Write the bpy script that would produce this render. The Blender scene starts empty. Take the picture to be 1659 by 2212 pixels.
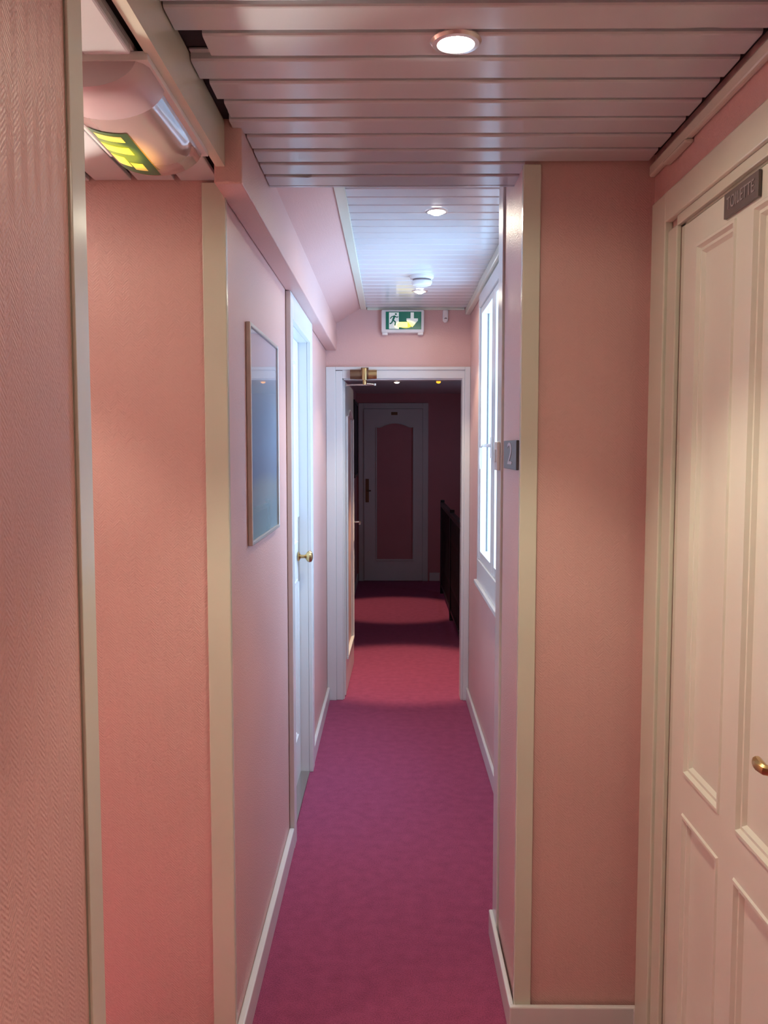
import bpy, bmesh, math, random
from mathutils import Vector, Matrix
random.seed(4)
S = bpy.context.scene
C = S.collection
PI = math.pi

# ------------------------------------------------------------ camera
cam_d = bpy.data.cameras.new('camera'); cam = bpy.data.objects.new('camera', cam_d); C.objects.link(cam)
cam.location = (0, 0, 1.6)
cam.rotation_euler = (PI/2 - math.atan(139/1880), 0, math.atan(15.5/1880))
cam_d.sensor_fit = 'VERTICAL'; cam_d.sensor_height = 24; cam_d.lens = 24*1880/2212
cam_d.clip_start = .02; cam_d.clip_end = 60
S.camera = cam
# ------------------------------------------------------------ sky, exposure
w = bpy.data.worlds.new('sky'); S.world = w; w.use_nodes = True
w.node_tree.nodes['Background'].inputs[0].default_value = (.48, .71, 1, 1)
w.node_tree.nodes['Background'].inputs[1].default_value = 9.5
S.view_settings.view_transform = 'Standard'; S.view_settings.look = 'None'
S.view_settings.exposure = .08; S.view_settings.gamma = 1; S.view_settings.use_curve_mapping = False
pl = bpy.data.lights.new('window_portal', 'AREA'); pl.shape = 'RECTANGLE'; pl.size = 1.36; pl.size_y = 1.46
pl.cycles.is_portal = True
po = bpy.data.objects.new('window_portal', pl); C.objects.link(po)
po.location = (.625, 4.0, 1.66); po.rotation_euler = (0, PI/2, 0)
for nm, loc_, sx, sy in (('hall_fill_portal', (1.76, 8.55, 1.55), .3, .5),):  # portal for an unseen opening added so sky light lifts the dark hall
    q = bpy.data.lights.new(nm, 'AREA'); q.shape = 'RECTANGLE'; q.size = sx; q.size_y = sy; q.cycles.is_portal = True
    qo = bpy.data.objects.new(nm, q); C.objects.link(qo); qo.location = loc_; qo.rotation_euler = (0, PI/2, 0)
WARM = (1, .88, .66)
SPOT_W = 27
SPILL_W = 4
GLOBE = 850

# ------------------------------------------------------------ materials
def mat(name, col, rough=.5, spec=.5, metal=0, bump=None, vary=0, vscale=3, coat=0, emit=None, es=0):
    m = bpy.data.materials.new(name); m.use_nodes = True
    nt = m.node_tree; b = nt.nodes['Principled BSDF']
    b.inputs['Base Color'].default_value = (*col, 1); b.inputs['Roughness'].default_value = rough
    b.inputs['Specular IOR Level'].default_value = spec; b.inputs['Metallic'].default_value = metal
    b.inputs['Coat Weight'].default_value = coat
    b.inputs['Coat Roughness'].default_value = .12
    if emit: b.inputs['Emission Color'].default_value = (*emit, 1); b.inputs['Emission Strength'].default_value = es
    tc = nt.nodes.new('ShaderNodeTexCoord')
    if vary:
        n = nt.nodes.new('ShaderNodeTexNoise'); n.inputs['Scale'].default_value = vscale; n.inputs['Detail'].default_value = 6
        nt.links.new(tc.outputs['Object'], n.inputs['Vector'])
        r = nt.nodes.new('ShaderNodeMapRange'); r.inputs['To Min'].default_value = 1-vary; r.inputs['To Max'].default_value = 1+vary
        r.inputs['From Min'].default_value = .25; r.inputs['From Max'].default_value = .75
        nt.links.new(n.outputs['Fac'], r.inputs['Value'])
        mx = nt.nodes.new('ShaderNodeVectorMath'); mx.operation = 'SCALE'; mx.inputs[0].default_value = col
        nt.links.new(r.outputs[0], mx.inputs['Scale']); nt.links.new(mx.outputs[0], b.inputs['Base Color'])
    if bump:
        scale, dist, strength = bump
        n = nt.nodes.new('ShaderNodeTexNoise'); n.inputs['Scale'].default_value = scale; n.inputs['Detail'].default_value = 3
        nt.links.new(tc.outputs['Object'], n.inputs['Vector'])
        bp = nt.nodes.new('ShaderNodeBump'); bp.inputs['Distance'].default_value = dist; bp.inputs['Strength'].default_value = strength
        nt.links.new(n.outputs['Fac'], bp.inputs['Height']); nt.links.new(bp.outputs[0], b.inputs['Normal'])
    return m

def wallpaper(name, col):
    """painted woven glass-fibre wallpaper: fine herringbone weave in relief, satin sheen"""
    m = bpy.data.materials.new(name); m.use_nodes = True; nt = m.node_tree; b = nt.nodes['Principled BSDF']
    L = nt.links.new; N = nt.nodes.new
    tc = N('ShaderNodeTexCoord'); sp = N('ShaderNodeSeparateXYZ'); L(tc.outputs['Object'], sp.inputs[0])
    ad = N('ShaderNodeMath'); ad.operation = 'ADD'; L(sp.outputs[0], ad.inputs[0]); L(sp.outputs[1], ad.inputs[1])
    pp = N('ShaderNodeMath'); pp.operation = 'PINGPONG'; L(ad.outputs[0], pp.inputs[0]); pp.inputs[1].default_value = .018
    su = N('ShaderNodeMath'); su.operation = 'ADD'; L(pp.outputs[0], su.inputs[0]); L(sp.outputs[2], su.inputs[1])
    m1 = N('ShaderNodeMath'); m1.operation = 'MULTIPLY'; L(su.outputs[0], m1.inputs[0]); m1.inputs[1].default_value = 900
    sn = N('ShaderNodeMath'); sn.operation = 'SINE'; L(m1.outputs[0], sn.inputs[0])
    no = N('ShaderNodeTexNoise'); no.inputs['Scale'].default_value = 170; no.inputs['Detail'].default_value = 2; L(tc.outputs['Object'], no.inputs['Vector'])
    mm = N('ShaderNodeMath'); mm.operation = 'MULTIPLY_ADD'; L(sn.outputs[0], mm.inputs[0]); mm.inputs[1].default_value = .12; L(no.outputs['Fac'], mm.inputs[2])
    bp = N('ShaderNodeBump'); bp.inputs['Distance'].default_value = .0013; bp.inputs['Strength'].default_value = .8
    L(mm.outputs[0], bp.inputs['Height']); L(bp.outputs[0], b.inputs['Normal'])
    n2 = N('ShaderNodeTexNoise'); n2.inputs['Scale'].default_value = 2.2; L(tc.outputs['Object'], n2.inputs['Vector'])
    r = N('ShaderNodeMapRange'); r.inputs['To Min'].default_value = .93; r.inputs['To Max'].default_value = 1.07; L(n2.outputs['Fac'], r.inputs['Value'])
    mx = N('ShaderNodeVectorMath'); mx.operation = 'SCALE'; mx.inputs[0].default_value = col
    L(r.outputs[0], mx.inputs['Scale']); L(mx.outputs[0], b.inputs['Base Color'])
    b.inputs['Roughness'].default_value = .38; b.inputs['Specular IOR Level'].default_value = .45
    return m

def carpet_mat():
    m = bpy.data.materials.new('carpet'); m.use_nodes = True; nt = m.node_tree; b = nt.nodes['Principled BSDF']
    L = nt.links.new; N = nt.nodes.new
    tc = N('ShaderNodeTexCoord')
    a = N('ShaderNodeTexNoise'); a.inputs['Scale'].default_value = 260; a.inputs['Detail'].default_value = 3; L(tc.outputs['Object'], a.inputs['Vector'])
    c = N('ShaderNodeTexNoise'); c.inputs['Scale'].default_value = 22; c.inputs['Detail'].default_value = 7; L(tc.outputs['Object'], c.inputs['Vector'])
    mx = N('ShaderNodeMath'); mx.operation = 'MULTIPLY_ADD'; L(a.outputs['Fac'], mx.inputs[0]); mx.inputs[1].default_value = .8
    s = N('ShaderNodeMath'); s.operation = 'MULTIPLY'; L(c.outputs['Fac'], s.inputs[0]); s.inputs[1].default_value = .34; L(s.outputs[0], mx.inputs[2])
    cr = N('ShaderNodeValToRGB'); cr.color_ramp.elements[0].position = .28; cr.color_ramp.elements[1].position = .70
    cr.color_ramp.elements[0].color = (.15, .025, .065, 1); cr.color_ramp.elements[1].color = (.40, .080, .165, 1)
    L(mx.outputs[0], cr.inputs[0]); L(cr.outputs[0], b.inputs['Base Color'])
    bp = N('ShaderNodeBump'); bp.inputs['Distance'].default_value = .004; L(a.outputs['Fac'], bp.inputs['Height']); L(bp.outputs[0], b.inputs['Normal'])
    b.inputs['Roughness'].default_value = .95; b.inputs['Specular IOR Level'].default_value = .1
    b.inputs['Sheen Weight'].default_value = .25; b.inputs['Sheen Roughness'].default_value = .5
    b.inputs['Sheen Tint'].default_value = (.9, .35, .6, 1)
    return m

def glass_mat(name, tint=(.95, .98, 1)):
    m = bpy.data.materials.new(name); m.use_nodes = True; nt = m.node_tree; nt.nodes.clear()
    o = nt.nodes.new('ShaderNodeOutputMaterial'); t = nt.nodes.new('ShaderNodeBsdfTransparent'); g = nt.nodes.new('ShaderNodeBsdfGlossy')
    g.inputs['Roughness'].default_value = .02; t.inputs[0].default_value = (*tint, 1)
    f = nt.nodes.new('ShaderNodeFresnel'); f.inputs['IOR'].default_value = 1.45; mx = nt.nodes.new('ShaderNodeMixShader')
    ge = nt.nodes.new('ShaderNodeNewGeometry'); iv = nt.nodes.new('ShaderNodeMath'); iv.operation = 'SUBTRACT'; iv.inputs[0].default_value = 1
    nt.links.new(ge.outputs['Backfacing'], iv.inputs[1]); ml = nt.nodes.new('ShaderNodeMath'); ml.operation = 'MULTIPLY'
    nt.links.new(iv.outputs[0], ml.inputs[0]); nt.links.new(f.outputs[0], ml.inputs[1]); nt.links.new(ml.outputs[0], mx.inputs[0]); nt.links.new(t.outputs[0], mx.inputs[1]); nt.links.new(g.outputs[0], mx.inputs[2])
    nt.links.new(mx.outputs[0], o.inputs[0]); return m

def glow_mat(name, col, lamp, base, peak, rad, hot):
    """backlit sheet: lamp = position (object space) of the small lamp behind it"""
    m = bpy.data.materials.new(name); m.use_nodes = True; nt = m.node_tree; b = nt.nodes['Principled BSDF']
    L = nt.links.new; N = nt.nodes.new
    b.inputs['Base Color'].default_value = (*col, 1); b.inputs['Roughness'].default_value = .3
    tc = N('ShaderNodeTexCoord'); mp = N('ShaderNodeVectorMath'); mp.operation = 'SUBTRACT'; L(tc.outputs['Object'], mp.inputs[0]); mp.inputs[1].default_value = lamp
    mv = N('ShaderNodeVectorMath'); mv.operation = 'DIVIDE'; L(mp.outputs[0], mv.inputs[0]); mv.inputs[1].default_value = rad
    ln = N('ShaderNodeVectorMath'); ln.operation = 'LENGTH'; L(mv.outputs[0], ln.inputs[0])
    r = N('ShaderNodeMapRange'); r.interpolation_type = 'SMOOTHSTEP'; r.inputs['From Min'].default_value = 1; r.inputs['From Max'].default_value = .55
    r.inputs['To Min'].default_value = base; r.inputs['To Max'].default_value = peak; L(ln.outputs[1], r.inputs['Value'])
    L(r.outputs[0], b.inputs['Emission Strength'])
    mixc = N('ShaderNodeMix'); mixc.data_type = 'RGBA'; mixc.inputs[6].default_value = (*col, 1); mixc.inputs[7].default_value = (*hot, 1)
    r2 = N('ShaderNodeMapRange'); r2.inputs['From Min'].default_value = 1.0; r2.inputs['From Max'].default_value = .6; L(ln.outputs[1], r2.inputs['Value'])
    L(r2.outputs[0], mixc.inputs[0]); L(mixc.outputs[2], b.inputs['Emission Color'])
    return m

M = {}
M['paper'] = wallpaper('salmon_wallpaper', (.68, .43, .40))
M['carpet'] = carpet_mat()
M['cream'] = mat('cream_gloss_paint', (.66, .68, .57), .22, .5, vary=.03, bump=(60, .0004, .3))
M['white'] = mat('white_gloss_paint', (.70, .70, .70), .25, .5, vary=.02)
M['door'] = mat('ivory_door_paint', (.78, .81, .71), .22, .5, vary=.03, bump=(35, .0005, .3))
M['slat'] = mat('pvc_slat', (.57, .60, .63), .16, .5, vary=.04, vscale=1.5, bump=(5, .0015, .25))
M['slat2'] = mat('pvc_slat_white', (.66, .66, .68), .18, .5, vary=.03, vscale=1.5, bump=(5, .0015, .25))
M['void'] = mat('ceiling_void', (.035, .025, .03), .9)
M['groove'] = mat('groove_grey', (.24, .19, .20), .6)
M['plastic'] = mat('white_plastic', (.78, .77, .76), .3, .5)
M['pinkplastic'] = mat('pinkish_plastic', (.55, .43, .46), .3, .5)
M['brass'] = mat('brass', (.55, .40, .18), .28, metal=1)
M['bronze'] = mat('dark_bronze', (.20, .12, .07), .4, metal=.7)
M['steel'] = mat('steel', (.6, .58, .55), .25, metal=1)
M['champagne'] = mat('champagne_frame', (.58, .55, .52), .3, metal=.6)
M['black'] = mat('black_paint', (.012, .011, .016), .35, .4)
M['darkgrey'] = mat('dark_plaque', (.075, .075, .085), .35)
M['bronzeplate'] = mat('bronze_plaque', (.13, .11, .10), .4)
M['lettering'] = mat('pale_lettering', (.33, .29, .29), .5)
M['signmark'] = mat('sign_lettering', (.55, .52, .58), .5)
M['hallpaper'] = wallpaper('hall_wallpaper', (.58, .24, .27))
M['outer'] = mat('exterior_render', (.16, .20, .22), .9, vary=.05)
M['glass'] = glass_mat('window_glass')
M['lens'] = mat('lit_lens', (1, 1, 1), .3, emit=(1, .95, .88), es=28)
M['lens_dim'] = mat('lit_lens_hall', (1, 1, 1), .3, emit=(1, .86, .72), es=7)
M['amber'] = mat('amber_indicator', (.8, .3, .02), .3, emit=(1, .42, .03), es=1.8)
M['rim'] = mat('lamp_rim', (.75, .72, .70), .2, metal=.6)

# ------------------------------------------------------------ mesh helpers
def box(bm, x0, x1, y0, y1, z0, z1, bev=0):
    g = bmesh.ops.create_cube(bm, size=1)
    vs = g['verts']
    for v in vs:
        v.co = Vector(((x0+x1)/2 + v.co.x*(x1-x0), (y0+y1)/2 + v.co.y*(y1-y0), (z0+z1)/2 + v.co.z*(z1-z0)))
    if bev:
        es = list({e for v in vs for e in v.link_edges})
        bmesh.ops.bevel(bm, geom=es, offset=bev, segments=2, affect='EDGES', profile=.5)
    return bm
def B(*a, bev=0):
    return box(bmesh.new(), *a, bev=bev)
def prism(bm, pts, d):
    """closed polygon pts (3D), extruded by vector d"""
    d = Vector(d); a = [bm.verts.new(p) for p in pts]; b = [bm.verts.new(Vector(p)+d) for p in pts]
    n = len(pts); bm.faces.new(a); bm.faces.new(list(reversed(b)))
    for i in range(n): bm.faces.new((a[i], b[i], b[(i+1) % n], a[(i+1) % n]))
    bmesh.ops.recalc_face_normals(bm, faces=bm.faces[:]); return bm
def lathe(bm, prof, loc, axis='Z', seg=32):
    """prof: list of (radius, height along axis)"""
    rings = []
    ax = {'Z': lambda r, h, a: (r*math.cos(a), r*math.sin(a), h), 'X': lambda r, h, a: (h, r*math.cos(a), r*math.sin(a)),
          'Y': lambda r, h, a: (r*math.cos(a), h, r*math.sin(a))}[axis]
    for r, h in prof:
        if r < 1e-6: rings.append([bm.verts.new(Vector(ax(0, h, 0))+Vector(loc))])
        else: rings.append([bm.verts.new(Vector(ax(r, h, 2*PI*i/seg))+Vector(loc)) for i in range(seg)])
    for p, q in zip(rings, rings[1:]):
        for i in range(seg):
            j = (i+1) % seg
            if len(p) == 1 and len(q) == 1: continue
            if len(p) == 1: bm.faces.new((p[0], q[i], q[j]))
            elif len(q) == 1: bm.faces.new((p[i], p[j], q[0]))
            else: bm.faces.new((p[i], p[j], q[j], q[i]))
    bmesh.ops.recalc_face_normals(bm, faces=bm.faces[:]); return bm
def tube(bm, pts, r, seg=10):
    pts = [Vector(p) for p in pts]; rings = []
    for i, p in enumerate(pts):
        t = (pts[min(i+1, len(pts)-1)] - pts[max(i-1, 0)]).normalized()
        u = t.cross(Vector((0, 0, 1)) if abs(t.z) < .9 else Vector((1, 0, 0))).normalized(); v = t.cross(u)
        rr = r[i] if isinstance(r, (list, tuple)) else r
        rings.append([bm.verts.new(p + (u*math.cos(a)+v*math.sin(a))*rr) for a in [2*PI*k/seg for k in range(seg)]])
    for p, q in zip(rings, rings[1:]):
        for k in range(seg): bm.faces.new((p[k], p[(k+1) % seg], q[(k+1) % seg], q[k]))
    bm.faces.new(rings[0]); bm.faces.new(list(reversed(rings[-1])))
    bmesh.ops.recalc_face_normals(bm, faces=bm.faces[:]); return bm
def obj(name, bm, m, parent=None, smooth=False, kind=None, origin=None):
    me = bpy.data.meshes.new(name)
    o = bpy.data.objects.new(name, me)
    off = Vector((0, 0, 0))
    if parent is not None:
        p = parent
        while p is not None: off += p.location; p = p.parent
    loc = Vector(origin) - off if origin is not None else Vector((0, 0, 0))
    bmesh.ops.translate(bm, verts=bm.verts[:], vec=-(off+loc))
    bm.to_mesh(me); bm.free(); me.materials.append(m)
    o.location = loc
    C.objects.link(o)
    if parent is not None: o.parent = parent
    if smooth:
        for p in me.polygons: p.use_smooth = True
        me.set_sharp_from_angle(angle=math.radians(35))
    if kind: o['kind'] = kind
    return o
def empty(name, loc, kind=None):
    o = bpy.data.objects.new(name, None); o.location = loc; o.empty_display_size = .05; C.objects.link(o)
    if kind: o['kind'] = kind
    return o
def tag(o, label=None, cat=None, group=None, kind=None):
    if label: o['label'] = label
    if cat: o['category'] = cat
    if group: o['group'] = group
    if kind: o['kind'] = kind
    return o
def struct(name, bm, m, label, cat):
    return tag(obj(name, bm, m), label, cat, kind='structure')
def text_mesh(s, size, depth=.0006):
    cu = bpy.data.curves.new('t', 'FONT'); cu.body = s; cu.size = size; cu.extrude = depth; cu.align_x = 'CENTER'; cu.align_y = 'CENTER'
    o = bpy.data.objects.new('t', cu); C.objects.link(o); bpy.context.view_layer.update()
    me = bpy.data.meshes.new_from_object(o); bm = bmesh.new(); bm.from_mesh(me)
    bpy.data.objects.remove(o); bpy.data.curves.remove(cu); bpy.data.meshes.remove(me); return bm

# ------------------------------------------------------------ numbers of the place
Z1, Z2, Z3, ZH = 2.323, 2.461, 2.242, 2.24      # near slats, corridor slats, alcove boards, hall ceiling
XL, XR, XN = -.405, .49, .672                    # corridor left wall, right wall, near right wall
YS, YP, YD = 2.15, 2.281, 5.449                  # left stub wall, right pier face, far frame wall

# ------------------------------------------------------------ floor
bm = bmesh.new(); box(bm, -1.8, .95, -1.4, 5.449, -.06, 0); box(bm, -.6, .585, 5.449, 10.55, -.06, 0)
struct('floor', bm, M['carpet'], 'magenta red carpet running the length of the corridor', 'carpet')
struct('floor_stairwell', B(.60, 1.75, 5.56, 10.4, -1.3, -1.25), M['carpet'], 'carpeted landing down in the stairwell behind the black balustrade', 'floor')
# ------------------------------------------------------------ walls
def wall(name, boxes, label, m='paper'):
    bm = bmesh.new()
    for b in boxes: box(bm, *b)
    return struct(name, bm, M[m], label, 'wall')
wall('wall_left_near', [(-.51, -.41, -1.3, 1.125, 0, 2.30)], 'mauve pink textured wall at the far left, closest to the viewer')
wall('wall_left', [(-.92, XL, YS, YS+.12, 0, 2.6), (-.52, XL, YS+.12, 3.43, 0, 2.6), (-.52, XL, 3.43, 4.21, 2.115, 2.6), (-.52, XL, 4.21, YD, 0, 2.6)],
     'pink textured left corridor wall with the framed picture')
wall('wall_alcove', [(-1.8, -1.7, -1.3, 3.4, 0, 2.6), (-1.8, -.52, 3.3, 3.4, 0, 2.6)], 'pink wall closing the left side recess')
wall('wall_back', [(-1.8, .95, -1.4, -1.3, 0, 2.6)], 'pink wall behind the viewpoint')
wall('wall_right_near', [(XN, .80, -1.3, 1.31, 0, 2.6), (XN, .80, 1.31, 2.06, 2.125, 2.6), (XN, .80, 2.06, YP, 0, 2.6), (.80, .84, 1.2, 2.2, 0, 2.2)],
     'pink wall strip above the ivory door with the plaque')
wall('wall_right_pier', [(.341, .95, YP, 2.655, 0, 2.6)], 'orange pink wall pier facing the viewer beside the ivory door')
wall('wall_right', [(XR, .61, 2.765, 3.32, 0, 2.6), (XR, .61, 3.32, 4.70, 0, .90), (XR, .61, 3.32, 4.70, 2.395, 2.6), (XR, .61, 4.70, YD, 0, 2.6)],
     'pink right corridor wall around the white window')
wall('wall_far', [(-.60, -.303, YD, YD+.09, 0, 2.6), (.447, 1.75, YD, YD+.09, -1.3, 2.6), (-.303, .447, YD, YD+.09, 2.03, 2.6)],
     'pink wall over the open doorway carrying the exit sign')
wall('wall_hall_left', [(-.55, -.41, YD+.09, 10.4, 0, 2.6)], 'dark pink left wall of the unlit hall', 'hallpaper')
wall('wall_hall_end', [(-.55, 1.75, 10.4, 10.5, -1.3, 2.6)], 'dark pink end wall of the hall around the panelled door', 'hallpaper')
wall('wall_hall_right', [(1.65, 1.75, YD+.09, 8.3, -1.3, 2.6), (1.65, 1.75, 8.8, 10.4, -1.3, 2.6), (1.65, 1.75, 8.3, 8.8, -1.3, 1.40), (1.65, 1.75, 8.3, 8.8, 1.70, 2.6)], 'dark pink stairwell wall beyond the balustrade', 'hallpaper')  # gap in this wall is added, out of view, to let bluish daylight in
wall('wall_stairwell_edge', [(.585, .60, YD+.09, 10.4, -1.3, -.002)], 'pink edge of the landing under the balustrade')
wall('wall_outside', [(.615, 1.75, YD-.04, YD-.001, -1.0, 2.6)], 'pale rendered outside wall seen through the window', 'outer')
struct('roof_slab', (lambda b: (box(b, -1.8, .95, -1.4, 2.64, 2.6, 2.7), box(b, -1.8, -.6, 2.64, 3.4, 2.6, 2.7), box(b, -.6, .615, 2.64, YD, 2.6, 2.7), box(b, -.6, 1.75, YD, 10.5, 2.6, 2.7), b)[-1])(bmesh.new()),
       M['void'], 'floor slab above the hung ceilings', 'ceiling')

# ------------------------------------------------------------ slatted ceilings
def slat_x(x0, x1, y0, z, p=.1, notch=None, g=.014):
    """one PVC slat running across the corridor, rounded edges and a recessed tongue; joint at y0"""
    a, b = y0+g/2, y0+p-g/2
    prof = [(y0-g/2, .0175), (y0-g/2, .0145), (a, .0145), (a, .0035), (a+.003, .0008), (a+.007, 0), (b-.007, 0), (b-.003, .0008), (b, .0035), (b, .0175)]
    bm = bmesh.new()
    if notch is None:
        prism(bm, [(x0, y, z+h) for y, h in prof], (x1-x0, 0, 0))
    else:
        n0, n1, nd, side = notch
        segs = [(x0, n0, 0, 0), (n0, n1, 0, nd), (n1, n1+.012, nd, 0), (n1+.012, x1, 0, 0)]
        for s0, s1, c0, c1 in segs:
            ra, rb = [], []
            for y, h in prof:
                ra.append((s0, max(y, a+c0) if side < 0 else min(y, b-c0), z+h)); rb.append((s1, max(y, a+c1) if side < 0 else min(y, b-c1), z+h))
            va = [bm.verts.new(p_) for p_ in ra]; vb = [bm.verts.new(p_) for p_ in rb]; n = len(va)
            for i in range(n): bm.faces.new((va[i], vb[i], vb[(i+1) % n], va[(i+1) % n]))
            bm.faces.new(va); bm.faces.new(list(reversed(vb)))
        bmesh.ops.recalc_face_normals(bm, faces=bm.faces[:])
    return bm
c1 = struct('ceiling', B(-.38, .672, -1.3, 2.47, Z1+.020, Z1+.06), M['void'], 'low hung ceiling of pale PVC slats over the near end', 'ceiling')
base = None
k = 0
y = 2.478-.1
while y > -1.25:
    x0, x1, notch, own = -.376, .650, None, False
    if abs(y-1.578) < .02: x0, own = -.333, True
    if abs(y-1.978) < .02: x0, own = -.360, True
    if abs(y-1.878) < .02: x0, own = -.352, True
    if abs(y-1.778) < .02: x0, own = -.362, True
    if abs(y-2.078) < .02 or abs(y-2.178) < .02 or abs(y-2.278) < .02 or abs(y-2.378) < .02: x0, own = -.337, True
    if abs(y-2.378) < .02: x1, notch = .49, (-.285, -.225, .010, -1)
    if abs(y-2.278) < .02: x1 = .345
    if abs(y-1.478) < .02: notch, own = (.50, .56, .006, 1), True
    if own or base is None:
        o = obj('ceiling_slat', slat_x(x0, x1, y, Z1, notch=notch), M['slat'], c1, origin=(0, y, Z1))
        if not own and base is None: base = o
    else:
        o = base.copy(); C.objects.link(o); o.location = (0, y, Z1)
    y -= .1
# far edge of the low ceiling
struct('trim_1', B(-.338, .49, 2.470, 2.482, Z1+.0, 2.6), M['slat'], 'pale fascia closing the edge of the low slatted ceiling', 'trim')
c2 = struct('ceiling', B(-.19, XR, 2.49, YD, Z2+.016, Z2+.05), M['void'], 'higher slatted white ceiling over the corridor, with the smoke detector', 'ceiling')
base = None; y = 3.065-.6
while y < YD-.02:
    p = min(.1, YD-.012-y)
    if base is None or p < .0999:
        o = obj('ceiling_slat', slat_x(-.156, .478, y, Z2-.002, p=p, g=.008), M['slat2'], c2, origin=(0, y, Z2))
        base = base or o
    else:
        o = base.copy(); C.objects.link(o); o.location = (0, y, Z2)
    y += .1
struct('trim_2', B(-.190, -.153, 2.484, YD-.001, Z2-.012, Z2-.001, bev=.003), M['cream'], 'cream edge moulding left of the corridor slats', 'trim')
struct('trim_3', B(.452, .4895, 2.77, 4.62, Z2-.050, Z2-.001, bev=.008), M['cream'], 'cream cornice moulding over the window', 'trim')
struct('trim_4', B(.457, .4895, 4.622, YD-.001, Z2-.044, Z2-.001, bev=.006), M['cream'], 'thinner cream cornice moulding at the far right corner', 'trim')
struct('trim_5', B(-.15, .452, YD-.014, YD-.0005, Z2-.016, Z2+.001, bev=.004), M['cream'], 'cream edge moulding where corridor slats meet the far wall', 'trim')
# sloping pink ceiling strip and the box beam on the left
bm = bmesh.new(); prism(bm, [(-.34, 2.483, 2.365), (-.186, 2.483, Z2), (-.186, 2.483, 2.6), (-.34, 2.483, 2.6)], (0, YD-2.484, 0))
struct('ceiling_slope', bm, M['paper'], 'sloping pink ceiling strip between beam and slats', 'ceiling')
struct('beam', B(-.404, -.34, 2.03, YD-.001, 2.2, 2.6, bev=.004), M['paper'], 'pink boxed beam running along the top of the left wall', 'beam')
# alcove boards running along the corridor
c3 = struct('ceiling', B(-1.7, -.39, -1.3, YS-.001, Z3+.020, Z3+.05), M['void'], 'lower board ceiling of the left recess', 'ceiling')
struct('ceiling_passage', (lambda b: (box(b, -1.7, -.921, YS, 3.3, Z3, Z3+.03), box(b, -.921, -.521, YS+.121, 3.3, Z3, Z3+.03), b)[-1])(bmesh.new()), M['slat'], 'pale ceiling of the passage behind the left stub wall', 'ceiling')
for i in range(12):
    xr = -.418-.1035*i; xl = xr-.090
    obj('ceiling_board', B(xl, xr, -1.3, YS-.006 if i % 3 else YS-.002, Z3, Z3+.012, bev=.002), M['slat'], c3)
obj('ceiling_board', B(-.490, -.414, -1.3, 1.43, Z3-.020, Z3-.002, bev=.004), M['slat'], c3)
bm = bmesh.new()
prism(bm, [(-.400, -1.3, Z1+.015), (-.400, 2.075, Z1+.015), (-.400, 2.12, Z1-.010), (-.400, 2.145, Z1-.04), (-.400, 2.147, Z3-.004), (-.400, -1.3, Z3-.004)], (.021, 0, 0))
struct('trim_6', bm, M['cream'], 'cream fascia board dropping from slats to left recess', 'trim')
struct('trim_7', B(.656, .6715, -1.3, 2.279, Z1-.038, Z1-.008, bev=.005), M['cream'], 'thin cream moulding under the slats along the near right wall', 'trim')
struct('trim_8', B(.650, .6712, 1.99, 2.15, Z1-.0475, Z1-.0385, bev=.004), M['cream'], 'short loose end of moulding by the low ceiling corner', 'trim')

# ------------------------------------------------------------ corner trims and baseboards
bm = bmesh.new(); box(bm, -.4095, -.4045, 1.126, 1.178, 0, 2.30, bev=.002); box(bm, -.51, -.4095, 1.1255, 1.178, 0, 2.30)
struct('trim_9', bm, M['cream'], 'cream glossy corner strip on the nearest left wall', 'trim')
bm = bmesh.new(); box(bm, -.457, -.400, 2.140, 2.1495, 0, 2.236, bev=.0025); box(bm, -.4045, -.400, 2.1495, 2.162, 0, 2.199)
struct('trim_10', bm, M['cream'], 'wide cream corner strip at the left picture wall corner', 'trim')
bm = bmesh.new(); box(bm, .336, .381, 2.271, 2.2805, 0, 2.318, bev=.0025); box(bm, .336, .3405, 2.2805, 2.292, .0, 2.318)
struct('trim_11', bm, M['cream'], 'wide cream corner strip on the right pier', 'trim')
struct('trim_12', B(.334, .60, 2.662, 2.764, 0, 2.459, bev=.003), M['white'], 'pale upright board on the far edge of the right pier', 'trim')
def baseboard(name, boxes, label):
    bm = bmesh.new()
    for b in boxes: box(bm, *b, bev=.004)
    return struct(name, bm, M['white'], label, 'baseboard')
baseboard('baseboard_left', [(-.4045, -.385, 2.163, 3.365, 0, .088)], 'white baseboard under the framed picture')
baseboard('baseboard_left_far', [(-.4045, -.387, 4.285, 5.418, 0, .085)], 'white baseboard between left door and far frame')
baseboard('baseboard_right', [(.474, .4895, 2.765, 5.419, 0, .085)], 'white baseboard under the window')
baseboard('baseboard_pier', [(.322, .3355, 2.262, 2.765, 0, .085), (.322, .672, 2.255, 2.2705, 0, .088), (.655, .6715, 2.236, 2.255, 0, .088)], 'white baseboard wrapping the right pier')
baseboard('baseboard_hall', [(-.4095, -.394, 6.5, 10.385, 0, .09), (.46, .584, 10.384, 10.3995, 0, .10)], 'dim white baseboard in the dark hall')
baseboard('baseboard_alcove', [(-.92, -.458, 2.133, 2.1495, 0, .08)], 'white baseboard of the left stub wall')

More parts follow.
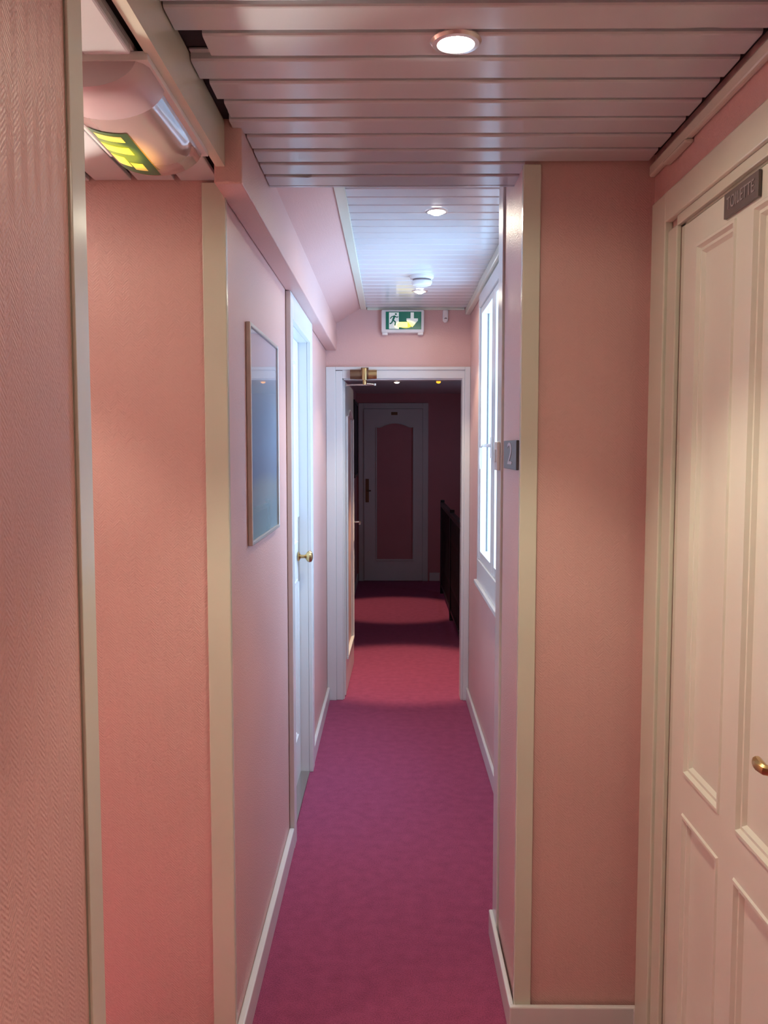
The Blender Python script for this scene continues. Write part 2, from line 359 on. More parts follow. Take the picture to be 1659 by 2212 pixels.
# ------------------------------------------------------------ doors
def recessed_panel_leaf(axis, u0, u1, z0, z1, face, thick, sgn, panels, rec=.012, arch=0):
    """flat leaf whose face lies in plane axis=face; panels are stepped recesses. sgn = direction of the room"""
    bm = bmesh.new()
    def P(u, z, d): # d = depth behind face
        c = face - sgn*d
        return (c, u, z) if axis == 'X' else (u, c, z)
    us = sorted({u0, u1, *[p[0] for p in panels], *[p[1] for p in panels]})
    zs = sorted({z0, z1, *[p[2] for p in panels], *[p[3] for p in panels]})
    def quad(a, b, c, d): bm.faces.new([bm.verts.new(q) for q in (a, b, c, d)])
    for i in range(len(us)-1):
        for j in range(len(zs)-1):
            a, b, c, d = us[i], us[i+1], zs[j], zs[j+1]
            if any(p[0] <= a and b <= p[1] and p[2] <= c and d <= p[3] for p in panels): continue
            quad(P(a, c, 0), P(b, c, 0), P(b, d, 0), P(a, d, 0))
    steps = [(0, 0), (.003, -.004), (.009, -.004), (.014, .004), (.020, .004), (.026, rec)]
    for (a, b, c, d) in panels:
        for (i0, d0), (i1, d1) in zip(steps, steps[1:]):
            o = [(a+i0, c+i0), (b-i0, c+i0), (b-i0, d-i0), (a+i0, d-i0)]; n = [(a+i1, c+i1), (b-i1, c+i1), (b-i1, d-i1), (a+i1, d-i1)]
            for k_ in range(4):
                m_ = (k_+1) % 4
                quad(P(*o[k_], d0), P(*o[m_], d0), P(*n[m_], d1), P(*n[k_], d1))
        i1 = steps[-1][0]; quad(P(a+i1, c+i1, rec), P(b-i1, c+i1, rec), P(b-i1, d-i1, rec), P(a+i1, d-i1, rec))
    quad(P(u0, z0, thick), P(u1, z0, thick), P(u1, z1, thick), P(u0, z1, thick))
    for (a, b) in (((u0, z0), (u1, z0)), ((u1, z0), (u1, z1)), ((u1, z1), (u0, z1)), ((u0, z1), (u0, z0))):
        quad(P(*a, 0), P(*b, 0), P(*b, thick), P(*a, thick))
    bmesh.ops.remove_doubles(bm, verts=bm.verts[:], dist=1e-5); bmesh.ops.recalc_face_normals(bm, faces=bm.faces[:])
    return bm

# door_1: ivory door on the near right, with the plaque
d1 = tag(empty('door_1', (.68, 1.68, 0)), 'ivory panelled door with small dark plaque on the near right', 'door', kind='structure')
bm = bmesh.new()
for a in [(.652, .6715, 2.125, 2.232, .0, 2.205), (.660, .6715, 2.06, 2.125, 0, 2.115), (.652, .6715, 1.13, 1.24, 0, 2.205), (.660, .6715, 1.24, 1.31, 0, 2.115)]: box(bm, *a, bev=.003)
box(bm, .652, .6715, 1.24, 2.125, 2.135, 2.205, bev=.003); box(bm, .660, .6715, 1.31, 2.06, 2.112, 2.135, bev=.002)
box(bm, .672, .80, 2.033, 2.06, 0, 2.112); box(bm, .672, .80, 1.31, 1.337, 0, 2.112); box(bm, .672, .80, 1.31, 2.06, 2.108, 2.125)
obj('architrave', bm, M['cream'], d1)
obj('door_leaf', recessed_panel_leaf('X', 1.340, 2.029, .008, 2.103, .668, .04, -1,
    [(1.725, 1.945, .855, 2.045), (1.425, 1.645, .855, 2.045), (1.725, 1.945, .17, .765), (1.425, 1.645, .17, .765)]), M['door'], d1)
bm = bmesh.new(); box(bm, .652, .664, 1.375, 1.415, .97, 1.17, bev=.004); hp = obj('handle_plate', bm, M['brass'], d1)
obj('door_handle', tube(bmesh.new(), [(.655, 1.395, 1.07), (.625, 1.395, 1.07), (.614, 1.400, 1.072), (.612, 1.412, 1.073), (.613, 1.424, 1.074), (.616, 1.436, 1.075)], [.008, .008, .009, .010, .010, .008]), M['brass'], d1, smooth=True)
sp = obj('door_plaque', B(.6608, .6668, 1.612, 1.775, 2.052, 2.100, bev=.001), M['bronzeplate'], d1); sp['label'] = 'dark plaque reading TOILETTE'
bm = text_mesh('TOILETTE', .034)
bm.transform(Matrix.Translation((.6602, 1.6935, 2.076)) @ Matrix(((0, 0, -1, 0), (-1, 0, 0, 0), (0, 1, 0, 0), (0, 0, 0, 1))) @ Matrix.Scale(.88, 4, (1, 0, 0)))
obj('lettering', bm, M['lettering'], sp)

# door_2: white door set in the left wall
d2 = tag(empty('door_2', (-.445, 3.82, 0)), 'white door in the left wall, knob lit by the window', 'door', kind='structure')
bm = bmesh.new()
box(bm, -.404, -.384, 3.37, 3.445, 0, 2.198, bev=.003); box(bm, -.404, -.384, 4.195, 4.283, 0, 2.198, bev=.003); box(bm, -.404, -.384, 3.445, 4.195, 2.10, 2.198, bev=.003)
obj('architrave', bm, M['white'], d2)
bm = bmesh.new(); box(bm, -.519, -.404, 3.4305, 3.448, 0, 2.1145); box(bm, -.519, -.404, 4.192, 4.2095, 0, 2.1145); box(bm, -.519, -.404, 3.448, 4.192, 2.098, 2.1145)
obj('door_lining', bm, M['white'], d2)
obj('door_leaf', recessed_panel_leaf('X', 3.450, 4.189, .008, 2.096, -.445, .04, 1,
    [(3.55, 4.09, 1.15, 2.00), (3.55, 4.09, .22, .98)]), M['white'], d2)
obj('lock_plate', B(-.4445, -.441, 4.135, 4.180, .96, 1.27, bev=.001), M['steel'], d2)
bm = bmesh.new()
lathe(bm, [(0, 0), (.024, 0), (.024, .004), (.015, .008), (.009, .012), (.008, .030), (.012, .036), (.024, .044), (.028, .054), (.024, .064), (.012, .069), (0, .070)], (-.441, 4.10, 1.085), 'X', 24)
kn = obj('door_knob', bm, M['brass'], d2, smooth=True)
struct('door_saddle', B(-.519, -.40, 3.45, 4.19, .0, .007, bev=.002), M['steel'], 'thin metal strip on the carpet under the left door', 'threshold')

# door_3: frame of the open doorway, its leaf folded back into the hall
d3 = tag(empty('door_3', (.07, YD, 0)), 'open doorway with white frame at the corridor end', 'door', kind='structure')
bm = bmesh.new()
box(bm, -.404, -.345, YD-.030, YD-.0005, 0, 2.098, bev=.003); box(bm, -.345, -.303, YD-.020, YD-.0005, 0, 2.075, bev=.003)
box(bm, .455, .4895, YD-.028, YD-.0005, 0, 2.098, bev=.003); box(bm, .440, .455, YD-.018, YD-.0005, 0, 2.04, bev=.002)
box(bm, -.345, .455, YD-.030, YD-.0005, 2.078, 2.098, bev=.003); box(bm, -.303, .455, YD-.020, YD-.0005, 2.028, 2.078, bev=.002)
obj('architrave', bm, M['white'], d3)
bm = bmesh.new()
box(bm, -.3028, -.296, YD, YD+.092, 0, 2.027); box(bm, .440, .4468, YD, YD+.092, 0, 2.027); box(bm, -.3028, .4468, YD, YD+.092, 2.020, 2.0298)
obj('door_lining', bm, M['white'], d3)

def hall_leaf(w, z0, z1, px0, px1, pz0, pz1, prefix, parent, T, both=True, archh=.05):
    """white leaf with one tall salmon panel whose top swells into a flat arch. local: x 0..w, y 0..-0.04 front at y=0"""
    n = 14
    arc = [(px0 + (px1-px0)*i/n, pz1 + archh*(max(0, math.sin(PI*min(1, max(0, (i/n-.12)/.76)))))**.8) for i in range(n+1)]
    bm = bmesh.new()
    def face(pts, y): bm.faces.new([bm.verts.new((x, y, z)) for x, z in pts])
    ys = (0, .04) if both else (0,)
    box(bm, 0, px0, 0, .04, z0, z1); box(bm, px1, w, 0, .04, z0, z1); box(bm, px0, px1, 0, .04, z0, pz0)
    for i in range(n):
        (a, za), (b, zb) = arc[i], arc[i+1]
        prism(bm, [(a, 0, za), (b, 0, zb), (b, 0, z1), (a, 0, z1)], (0, .04, 0))
    bm.transform(T); obj('door_leaf', bm, M['white'], parent)
    bm = bmesh.new(); box(bm, px0, px1, .012, .028, pz0, pz1+archh+.01); bm.transform(T); obj('door_panel', bm, M['paper' if both else 'hallpaper'], parent)
    # raised bead round the panel
    bm = bmesh.new()
    for yy in ([-.004, .044] if both else [-.004]):
        tube(bm, [(px0+.004, yy, pz0+.0)]+[(px0+.004, yy, pz1)]+[(x, yy, z) for x, z in arc[1:-1]]+[(px1-.004, yy, pz1), (px1-.004, yy, pz0)], .007, 6)
        box(bm, px0-.005, px1+.005, yy-.007, yy+.010, pz0-.012, pz0+.006, bev=.002)
    bm.transform(T); obj('panel_moulding', bm, M['white'], parent)
T = Matrix.Translation((-.290, YD+.055, 0)) @ Matrix.Rotation(math.radians(89.0), 4, 'Z')
hall_leaf(.86, .010, 2.015, .11, .75, .23, 1.80, 'open', d3, T)
bm = bmesh.new()
box(bm, .79, .83, -.006, 0, .93, 1.15, bev=.002); tube(bm, [(.81, 0, 1.06), (.81, -.045, 1.06), (.80, -.052, 1.06), (.75, -.054, 1.058), (.70, -.052, 1.055)], [.007, .007, .008, .008, .006], 8)
bm.transform(T); obj('door_handle', bm, M['steel'], d3, smooth=True)
# closer on the frame head
cl = tag(empty('door_closer', (-.17, YD-.021, 2.05)), 'bronze and brass door closer on the doorway head', 'door closer')
bm = bmesh.new(); tube(bm, [(-.253, YD-.040, 2.050), (-.185, YD-.040, 2.050)], .030, 16); obj('closer_body', bm, M['bronze'], cl, smooth=True)
bm = bmesh.new(); tube(bm, [(-.185, YD-.042, 2.054), (-.162, YD-.042, 2.054)], .033, 16); tube(bm, [(-.186, YD-.042, 2.056), (-.140, YD-.042, 2.056)], .036, 16); o = obj('spring_collar', bm, M['bronze'], cl, smooth=True)
bm = bmesh.new(); tube(bm, [(-.140, YD-.040, 2.050), (-.089, YD-.040, 2.050)], .028, 16); box(bm, -.139, -.092, YD-.072, YD-.066, 2.045, 2.054); obj('spring_barrel', bm, M['brass'], cl, smooth=True)
bm = bmesh.new(); box(bm, -.178, -.152, YD-.084, YD-.070, 2.012, 2.086, bev=.004); lathe(bm, [(0, 0), (.011, 0), (.013, .010), (.011, .028), (0, .028)], (-.163, YD-.072, 1.985)); obj('spindle', bm, M['brass'], cl, smooth=True)
bm = bmesh.new(); tube(bm, [(-.163, YD-.070, 1.992), (-.100, YD-.062, 1.985)], .006, 8); lathe(bm, [(0, 0), (.010, 0), (.010, .012), (0, .012)], (-.100, YD-.062, 1.980)); tube(bm, [(-.100, YD-.060, 1.985), (-.22, YD-.064, 1.985), (-.272, YD-.03, 1.985), (-.281, YD+.03, 1.985)], .005, 8)
obj('closer_arm', bm, M['steel'], cl, smooth=True)

# door_4: door at the end of the hall
d4 = tag(empty('door_4', (.03, 10.4, 0)), 'unlit white door with tall arched pink panel at the hall end', 'door', kind='structure')
bm = bmesh.new(); box(bm, -.388, -.325, 10.372, 10.3995, 0, 2.127, bev=.004); box(bm, .375, .440, 10.372, 10.3995, 0, 2.127, bev=.004); box(bm, -.325, .375, 10.372, 10.3995, 2.06, 2.127, bev=.004)
obj('architrave', bm, M['white'], d4)
hall_leaf(.696, .008, 2.057, .143, .590, .262, 1.84, 'end', d4, Matrix.Translation((-.323, 10.358, 0)), both=False)
bm = bmesh.new(); box(bm, -.305, -.265, 10.352, 10.3575, .95, 1.23, bev=.002); o = obj('handle_plate', bm, M['bronze'], d4)
bm = bmesh.new(); tube(bm, [(-.285, 10.355, 1.09), (-.285, 10.315, 1.09), (-.24, 10.31, 1.09)], .008, 8); obj('door_handle', bm, M['bronze'], d4, smooth=True)
bm = bmesh.new(); box(bm, .0, .075, 10.353, 10.3575, 1.985, 2.02, bev=.002); obj('number_plate', bm, M['bronze'], d4)

# ------------------------------------------------------------ window in the right wall
w1 = tag(empty('window_1', (.50, 4.02, .9)), 'white casement window glowing with daylight in the right wall', 'window', kind='structure')
bm = bmesh.new()
X0, X1 = .466, .4895
for a in [(3.26, 4.705, .885, 1.00), (3.26, 4.705, 2.335, 2.405)]: box(bm, X0, X1, *a, bev=.003)
for a in [(3.26, 3.36, 1.00, 2.335), (4.655, 4.705, 1.00, 2.335)]: box(bm, X0, X1, *a, bev=.003)
box(bm, .452, .4895, 3.24, 4.725, .862, .884, bev=.004)
obj('window_casing', bm, M['white'], w1)
bm = bmesh.new()
for a in [(3.322, 3.36, .902, 2.393), (4.655, 4.698, .902, 2.393)]: box(bm, .4905, .545, *a)
box(bm, .4905, .545, 3.36, 4.655, .902, 1.0); box(bm, .4905, .545, 3.36, 4.655, 2.335, 2.393)
obj('window_frame', bm, M['white'], w1)
for (a, b, t0, t1, gl) in [(3.362, 4.074, .085, .072, 0), (4.078, 4.653, .068, .025, 1)]:
    bm = bmesh.new(); xa, xb = .474, .535
    zt = 2.300; zb = 1.048
    box(bm, xa, xb, a, a+t0, 1.003, 2.332, bev=.003); box(bm, xa, xb, b-t1, b, 1.003, 2.332, bev=.003)
    box(bm, xa, xb, a+t0, b-t1, 1.003, zb, bev=.002); box(bm, xa, xb, a+t0, b-t1, zt, 2.332, bev=.002)
    s = obj('window_sash', bm, M['white'], w1)
    obj('window_pane', B(.512, .516, a+t0, b-t1, zb, zt), M['glass'], s)
    bm = bmesh.new()
    for q in [(a+t0, a+t0+.005, zb, zt), (b-t1-.005, b-t1, zb, zt)]: box(bm, .508, .5115, *q)
    obj('gasket', bm, M['darkgrey'], s)
bm = bmesh.new(); box(bm, .464, .4735, 4.060, 4.092, 1.55, 1.65, bev=.003)
tube(bm, [(.466, 4.076, 1.61), (.425, 4.076, 1.61), (.418, 4.078, 1.600), (.417, 4.080, 1.53), (.419, 4.080, 1.50)], [.008, .007, .007, .008, .006], 8)
obj('window_handle', bm, M['plastic'], w1, smooth=True)

# ------------------------------------------------------------ lamps
def downlight(x, y, z, label, power=SPOT_W, lens='lens', angle=94, col=WARM, r=.034, spill=1):
    t = tag(empty('recessed_spotlight', (x, y, z)), label, 'ceiling light', 'recessed ceiling spotlights')
    obj('rim', lathe(bmesh.new(), [(r*.86, .004), (r*.86, -.002), (r, -.006), (r+.008, -.005), (r+.012, .0), (r+.012, .002)], (x, y, z)), M['rim'], t, smooth=True)
    obj('bulb', lathe(bmesh.new(), [(0, -.016), (r*.35, -.015), (r*.62, -.011), (r*.80, -.003), (r*.80, .003), (0, .003)], (x, y, z)), M[lens], t, smooth=True)
    l = bpy.data.lights.new('spot', 'SPOT'); l.energy = power; l.color = col; l.spot_size = math.radians(angle); l.spot_blend = .45; l.shadow_soft_size = .022
    o = bpy.data.objects.new('lamp_beam', l); C.objects.link(o); o.parent = t; o.location = (0, 0, -.042)
    l2 = bpy.data.lights.new('spill', 'SPOT'); l2.energy = spill*power*SPILL_W/SPOT_W; l2.color = col; l2.spot_size = math.radians(172); l2.spot_blend = .3; l2.shadow_soft_size = .03
    o2 = bpy.data.objects.new('lamp_spill', l2); C.objects.link(o2); o2.parent = t; o2.location = (0, 0, -.035)
    return t
downlight(.115, 1.613, Z1, 'brightest ceiling spotlight, in the low slats nearest the viewer')
downlight(.165, 3.244, Z2, 'ceiling spotlight at the near end of the higher white slats')
downlight(.157, 4.866, Z2, 'ceiling spotlight just past the smoke detector')
downlight(.13, -.02, Z1, 'ceiling spotlight in the low slats behind the viewpoint')
downlight(.09, 6.15, ZH, 'ceiling spotlight just inside the dark hall', power=150, angle=46, spill=.03, col=(1, .72, .45))
downlight(.055, 8.55, ZH, 'dim ceiling spotlight deep in the dark hall', power=85, col=(1, .72, .45), angle=40, spill=.03, lens='lens_dim')
struct('ceiling_hall', B(-.409, 1.649, YD+.095, 10.399, ZH, ZH+.03), M['slat2'], 'dark ceiling of the unlit hall', 'ceiling')
am = tag(obj('indicator_lamp', lathe(bmesh.new(), [(.022, .0), (.022, -.006), (.012, -.014), (0, -.016)], (.46, 8.55, ZH-.001)), M['amber'], smooth=True), 'small amber light on the hall ceiling above the balustrade', 'light')

downlight(-.98, 1.72, Z3, 'ceiling spotlight in the boards of the left recess', power=SPOT_W*.5)
wl = tag(empty('added_lamp', (-1.7, 2.62, 1.45)), 'added white globe lamp in the unseen side passage, brightening the ivory door', 'added lamp')  # globe lamp added out of view to brighten the ivory door
obj('wall_plate', lathe(bmesh.new(), [(0, .001), (.05, .001), (.05, .015), (.02, .02), (.02, .10), (0, .10)], (-1.7, 2.62, 1.45), 'X'), M['brass'], wl, smooth=True)
bm = bmesh.new(); bmesh.ops.create_uvsphere(bm, u_segments=24, v_segments=14, radius=.07); bm.transform(Matrix.Translation((-1.54, 2.62, 1.45)))
obj('globe', bm, mat('lit_globe', (1, 1, 1), .4, emit=(1, .90, .76), es=GLOBE), wl, smooth=True)
# smoke detector
sd = tag(empty('smoke_detector', (.153, 4.44, Z2)), 'round white smoke detector on the corridor ceiling', 'smoke detector')
obj('detector_base', lathe(bmesh.new(), [(0, -.0005), (.060, -.0005), (.060, -.012), (.056, -.018), (.050, -.020), (0, -.020)], (.153, 4.44, Z2), seg=40), M['plastic'], sd, smooth=True)
obj('vent_ring', lathe(bmesh.new(), [(.046, -.0195), (.046, -.030), (0, -.030)], (.153, 4.44, Z2), seg=40), M['groove'], sd)
obj('detector_cap', lathe(bmesh.new(), [(0, -.029), (.051, -.029), (.052, -.036), (.046, -.048), (.030, -.054), (0, -.056)], (.153, 4.44, Z2), seg=40), M['plastic'], sd, smooth=True)
# white cable cover on the far wall
tag(obj('cable_cover', (lambda b: (box(b, .317, .351, YD-.020, YD-.0005, 2.385, 2.4445, bev=.006), lathe(b, [(0, -.020), (.012, -.020), (.017, -.014), (.017, -.001), (0, -.001)], (.334, YD, 2.386), 'Y', 20), b)[-1])(bmesh.new()), M['plastic'], smooth=True),
    'short white rounded cable cover right of the exit sign', 'cable cover')

# ------------------------------------------------------------ exit sign on the far wall
ex = tag(empty('exit_sign', (.07, YD, 2.29)), 'green and white emergency exit sign over the doorway', 'exit sign')
bm = bmesh.new(); box(bm, -.062, .202, YD-.052, YD-.0005, 2.302, 2.443, bev=.012)
box(bm, -.056, -.022, YD-.045, YD-.004, 2.290, 2.306, bev=.004); box(bm, .162, .196, YD-.045, YD-.004, 2.290, 2.306, bev=.004)
obj('housing', bm, M['plastic'], ex, smooth=True)
ey = YD-.0525
LG = (.088, ey, 2.346)
ex_loc = Vector((.07, YD, 2.29))
lampL = Vector(LG)-ex_loc
gG = glow_mat('exit_green', (.0, .12, .075), tuple(lampL), .25, 2.2, (.045, .2, .020), (.9, .62, .0))
gW = glow_mat('exit_white', (.62, .66, .64), tuple(lampL), .32, 2.4, (.080, .2, .036), (1, .80, .02))
obj('legend_sheet', B(-.034, .184, ey-.0015, ey+.002, 2.322, 2.429), gG, ex)
obj('door_symbol', B(-.014, .046, ey-.0026, ey-.0016, 2.325, 2.424), gW, ex)
bm = bmesh.new()
# arrow pointing down
prism(bm, [(.118, ey-.0026, 2.424), (.138, ey-.0026, 2.424), (.138, ey-.0026, 2.388), (.163, ey-.0026, 2.388), (.163, ey-.0026, 2.375), (.128, ey-.0026, 2.336), (.093, ey-.0026, 2.375), (.093, ey-.0026, 2.388), (.118, ey-.0026, 2.388)], (0, .001, 0))
box(bm, .046, .10, ey-.0026, ey-.0016, 2.335, 2.366)
obj('arrow', bm, gW, ex)
bm = bmesh.new(); yy = ey-.0030
def limb(pts, r):
    for (xa, za), (xb, zb) in zip(pts, pts[1:]):
        d = Vector((xb-xa, 0, zb-za)); n = Vector((-d.z, 0, d.x)).normalized()*r
        prism(bm, [Vector((xa, yy, za))+n, Vector((xb, yy, zb))+n, Vector((xb, yy, zb))-n, Vector((xa, yy, za))-n], (0, .0006, 0))
lathe(bm, [(.006, 0), (.006, .0006), (0, .0006)], (.028, yy, 2.414), 'Y', 12); lathe(bm, [(0, 0), (.006, 0)], (.028, yy, 2.414), 'Y', 12)
limb([(.022, 2.405), (.010, 2.378)], .006); limb([(.020, 2.402), (.036, 2.394), (.042, 2.400)], .003); limb([(.018, 2.402), (.002, 2.398), (-.006, 2.386)], .003)
limb([(.010, 2.378), (.026, 2.366), (.022, 2.345)], .004); limb([(.010, 2.378), (.002, 2.360), (-.010, 2.356)], .004)
obj('running_figure', bm, gG, ex)

# ------------------------------------------------------------ emergency lamp on the recess ceiling
el = tag(empty('emergency_lamp', (-.53, 1.72, Z3)), 'curved clear emergency lamp with green legend on the recess ceiling', 'emergency light')
EX, EZ, ER, EH = -.502, Z3, .100, .056
def arc_pts(y, r=1., a0=0, a1=PI, n=20, xc=EX, dz=0):
    return [(xc+ER*r*math.cos(a0+(a1-a0)*i/n), y, EZ-.006+dz-EH*r*math.sin(a0+(a1-a0)*i/n)) for i in range(n+1)]
bm = bmesh.new(); prism(bm, [(EX+ER+.006, 1.46, EZ-.0005), (EX+ER+.006, 1.46, EZ-.014), (EX-ER-.006, 1.46, EZ-.014), (EX-ER-.006, 1.46, EZ-.0005)], (0, .47, 0)); obj('lamp_base', bm, M['plastic'], el)
def shell(bm, ys, rs, a0=0, a1=PI, n=24):
    rows = [[bm.verts.new(p) for p in arc_pts(y, r, a0, a1, n)] for y, r in zip(ys, rs)]
    for p, q in zip(rows, rows[1:]):
        for i in range(n): bm.faces.new((p[i], p[i+1], q[i+1], q[i]))
    return rows
bm = bmesh.new(); rows = shell(bm, [1.465, 1.475, 1.49, 1.585, 1.590], [.86, .96, 1.02, 1.02, .97]); bm.faces.new(rows[0]); bmesh.ops.recalc_face_normals(bm, faces=bm.faces[:])
obj('end_cap', bm, M['pinkplastic'], el, smooth=True)
bm = bmesh.new(); rows = shell(bm, [1.590, 1.65, 1.80, 1.915, 1.925], [.96, .96, .96, .96, .88]); bm.faces.new(rows[-1]); bmesh.ops.recalc_face_normals(bm, faces=bm.faces[:])
cov = bpy.data.materials.new('clear_cover'); cov.use_nodes = True; nt = cov.node_tree; pb = nt.nodes['Principled BSDF']
pb.inputs['Base Color'].default_value = (.66, .56, .56, 1); pb.inputs['Roughness'].default_value = .10; pb.inputs['Transmission Weight'].default_value = .35; pb.inputs['IOR'].default_value = 1.5
pb.inputs['Coat Weight'].default_value = 1; pb.inputs['Coat Roughness'].default_value = .04
tcn = nt.nodes.new('ShaderNodeTexCoord'); ds = nt.nodes.new('ShaderNodeVectorMath'); ds.operation = 'SUBTRACT'; ds.inputs[1].default_value = (.035, .06, -.05)
dv = nt.nodes.new('ShaderNodeVectorMath'); dv.operation = 'DIVIDE'; dv.inputs[1].default_value = (.04, .13, .06)
ln = nt.nodes.new('ShaderNodeVectorMath'); ln.operation = 'LENGTH'; mr = nt.nodes.new('ShaderNodeMapRange'); mr.interpolation_type = 'SMOOTHSTEP'
mr.inputs['From Min'].default_value = 1; mr.inputs['From Max'].default_value = 0; mr.inputs['To Min'].default_value = 0; mr.inputs['To Max'].default_value = .9
nt.links.new(tcn.outputs['Object'], ds.inputs[0]); nt.links.new(ds.outputs[0], dv.inputs[0]); nt.links.new(dv.outputs[0], ln.inputs[0]); nt.links.new(ln.outputs[1], mr.inputs['Value'])
nt.links.new(mr.outputs[0], pb.inputs['Emission Strength']); pb.inputs['Emission Color'].default_value = (1, .42, .02, 1)
cv = obj('clear_cover', bm, cov, el, smooth=True); cv['label'] = 'clear ribbed cover lit amber from inside'
# legend sheet bent round the cover's lower left flank
def on_arc(a, y, r): return (EX+ER*r*math.cos(a), y, EZ-.006-EH*r*math.sin(a))
def patch(bm, a0, a1, y0, y1, r, n=10):
    rows = [[bm.verts.new(on_arc(a0+(a1-a0)*i/n, y, r)) for i in range(n+1)] for y in (y0, y1)]
    for i in range(n): bm.faces.new((rows[0][i], rows[0][i+1], rows[1][i+1], rows[1][i]))
A0, A1 = math.radians(84), math.radians(132)
lampE = Vector(on_arc(math.radians(112), 1.77, 1))-Vector((-.53, 1.72, Z3))
eg = glow_mat('lamp_green', (.02, .10, .03), tuple(lampE), .06, .7, (.05, .085, .05), (.42, .42, .0))
ew = glow_mat('lamp_white', (.60, .42, .12), tuple(lampE), .3, 1.25, (.08, .12, .08), (1, .66, .0))
bm = bmesh.new(); patch(bm, A0, A1, 1.66, 1.905, .985); obj('legend_sheet', bm, eg, el)
D_ = math.radians
for a0, a1, ya, yb in [(93, 125, 1.675, 1.705), (95, 129, 1.735, 1.775), (112, 130, 1.80, 1.86), (95, 110, 1.83, 1.875)]:
    bm = bmesh.new(); patch(bm, D_(a0), D_(a1), ya, yb, 1.0); obj('pictogram', bm, ew, el)

# ------------------------------------------------------------ picture on the left wall
pc = tag(empty('framed_picture', (-.40, 2.74, 1.30)), 'framed blue seascape print in slim metal frame on left wall', 'picture')
y0, y1, z0, z1 = 2.445, 3.045, 1.322, 1.950
bm = bmesh.new(); xa, xb = -.4045, -.391
box(bm, xa, xb, y0, y0+.011, z0, z1, bev=.002); box(bm, xa, xb, y1-.011, y1, z0, z1, bev=.002); box(bm, xa, xb, y0+.011, y1-.011, z0, z0+.011, bev=.002); box(bm, xa, xb, y0+.011, y1-.011, z1-.011, z1, bev=.002)
obj('frame', bm, M['champagne'], pc)
pm = bpy.data.materials.new('print'); pm.use_nodes = True; nt = pm.node_tree; b = nt.nodes['Principled BSDF']
tc = nt.nodes.new('ShaderNodeTexCoord'); s_ = nt.nodes.new('ShaderNodeSeparateXYZ'); nz = nt.nodes.new('ShaderNodeTexNoise'); nz.inputs['Scale'].default_value = 7; nz.inputs['Detail'].default_value = 6
nt.links.new(tc.outputs['Object'], s_.inputs[0]); nt.links.new(tc.outputs['Object'], nz.inputs['Vector'])
ma = nt.nodes.new('ShaderNodeMath'); ma.operation = 'MULTIPLY_ADD'; nt.links.new(nz.outputs['Fac'], ma.inputs[0]); ma.inputs[1].default_value = .05; nt.links.new(s_.outputs[2], ma.inputs[2])
cr = nt.nodes.new('ShaderNodeValToRGB'); nt.links.new(ma.outputs[0], cr.inputs[0]); E_ = cr.color_ramp.elements
E_[0].position = .0; E_[0].color = (.50, .66, .70, 1); E_[1].position = .66; E_[1].color = (.74, .66, .74, 1)
for p_, c_ in ((.12, (.42, .54, .60)), (.20, (.50, .56, .60)), (.245, (.36, .44, .62)), (.33, (.42, .54, .74)), (.46, (.50, .60, .76)), (.50, (.56, .62, .72)), (.545, (.66, .64, .72))):
    e = E_.new(p_); e.color = (*c_, 1)
nt.links.new(cr.outputs[0], b.inputs['Base Color']); b.inputs['Roughness'].default_value = .6
obj('print', B(-.4045, -.399, y0+.010, y1-.010, z0+.010, z1-.010), pm, pc)
obj('picture_glass', B(-.3965, -.395, y0+.010, y1-.010, z0+.010, z1-.010), M['glass'], pc)

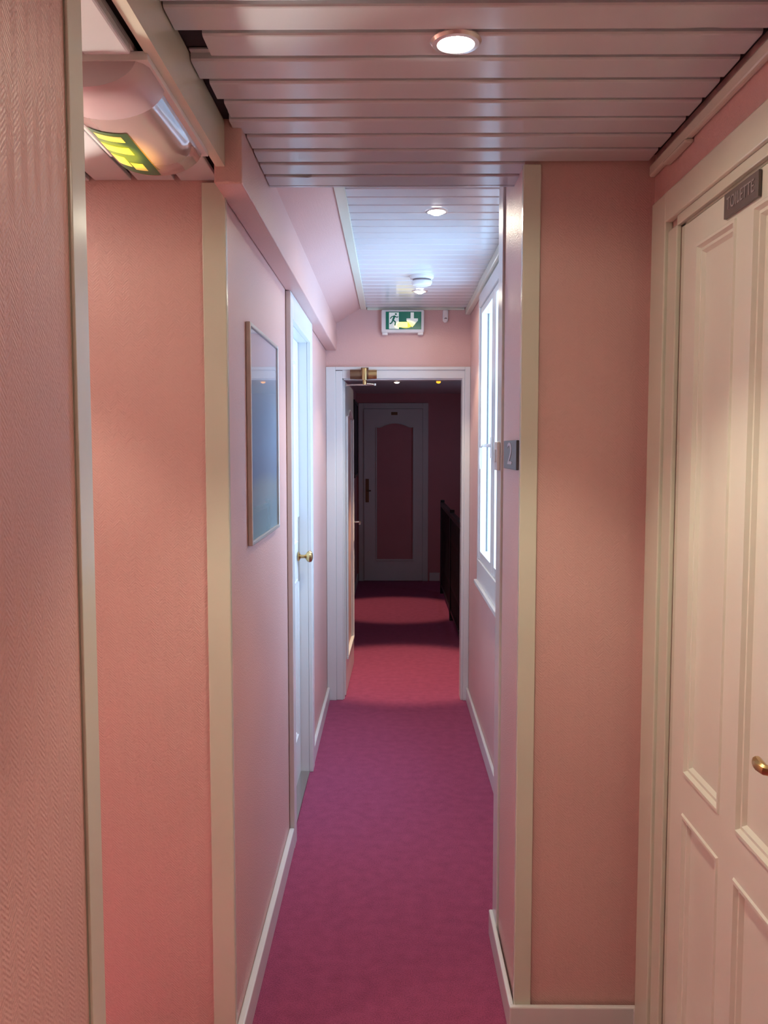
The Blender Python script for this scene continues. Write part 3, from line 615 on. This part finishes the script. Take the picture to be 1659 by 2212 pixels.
# ------------------------------------------------------------ dark sign and white box on the pier
sg = tag(obj('floor_sign', B(.3325, .3405, 2.325, 2.580, 1.540, 1.620, bev=.0015), M['darkgrey'], origin=(.337, 2.45, 1.54)), 'small dark sign with pale numeral 2 on the pier side', 'sign')
bm = text_mesh('2', .088); bm.transform(Matrix.Translation((.3318, 2.447, 1.580)) @ Matrix(((0, 0, -1, 0), (-1, 0, 0, 0), (0, 1, 0, 0), (0, 0, 0, 1))) @ Matrix.Scale(2.4, 4, (1, 0, 0)))
obj('numeral', bm, M['signmark'], sg)
bm = bmesh.new(); box(bm, .3235, .3335, 2.672, 2.745, 1.530, 1.618, bev=.003); sw = tag(obj('switch_box', bm, M['plastic'], origin=(.32, 2.71, 1.53)), 'small white box on the pale upright next to the dark sign', 'switch box')
obj('rocker', B(.3205, .3237, 2.690, 2.728, 1.555, 1.595, bev=.0015), M['white'], sw)

# ------------------------------------------------------------ hall: balustrade, dark picture
ba = tag(empty('balustrade', (.565, 8.2, 0)), 'black stair balustrade along the right side of the dark hall', 'balustrade')
obj('handrail', B(.540, .583, 6.45, 9.55, .955, 1.005, bev=.008), M['black'], ba)
obj('bottom_rail', B(.548, .576, 6.48, 9.50, .075, .105, bev=.003), M['black'], ba)
for yy_ in (6.50, 8.0, 9.50):
    obj('newel_post', B(.540, .583, yy_-.022, yy_+.022, 0, 1.03, bev=.004), M['black'], ba)
first = None
y = 6.57
while y < 9.45:
    if min(abs(y-a) for a in (6.5, 8.0, 9.5)) > .035:
        if first is None:
            first = obj('baluster', tube(bmesh.new(), [(.562, 6.57, .10), (.562, 6.57, .30), (.562, 6.57, .34), (.562, 6.57, .5), (.562, 6.57, .72), (.562, 6.57, .76), (.562, 6.57, .96)], [.009, .009, .014, .010, .010, .014, .009], 8), M['black'], ba, origin=(.562, 6.57, .1))
        else:
            o = first.copy(); C.objects.link(o); o.location.y += y-6.57
    y += .085
dp = tag(empty('dark_picture', (-.40, 9.6, 1.3)), 'tall dark picture on the left wall of the unlit hall', 'picture')
bm = bmesh.new()
for a in [(9.10, 9.13, 1.28, 2.10), (9.97, 10.0, 1.28, 2.10), (9.13, 9.97, 1.28, 1.31), (9.13, 9.97, 2.07, 2.10)]: box(bm, -.4095, -.378, *a, bev=.003)
obj('frame', bm, M['black'], dp); obj('canvas', B(-.4095, -.388, 9.13, 9.97, 1.31, 2.07), mat('dark_canvas', (.02, .018, .03), .6, vary=.3, vscale=6), dp)
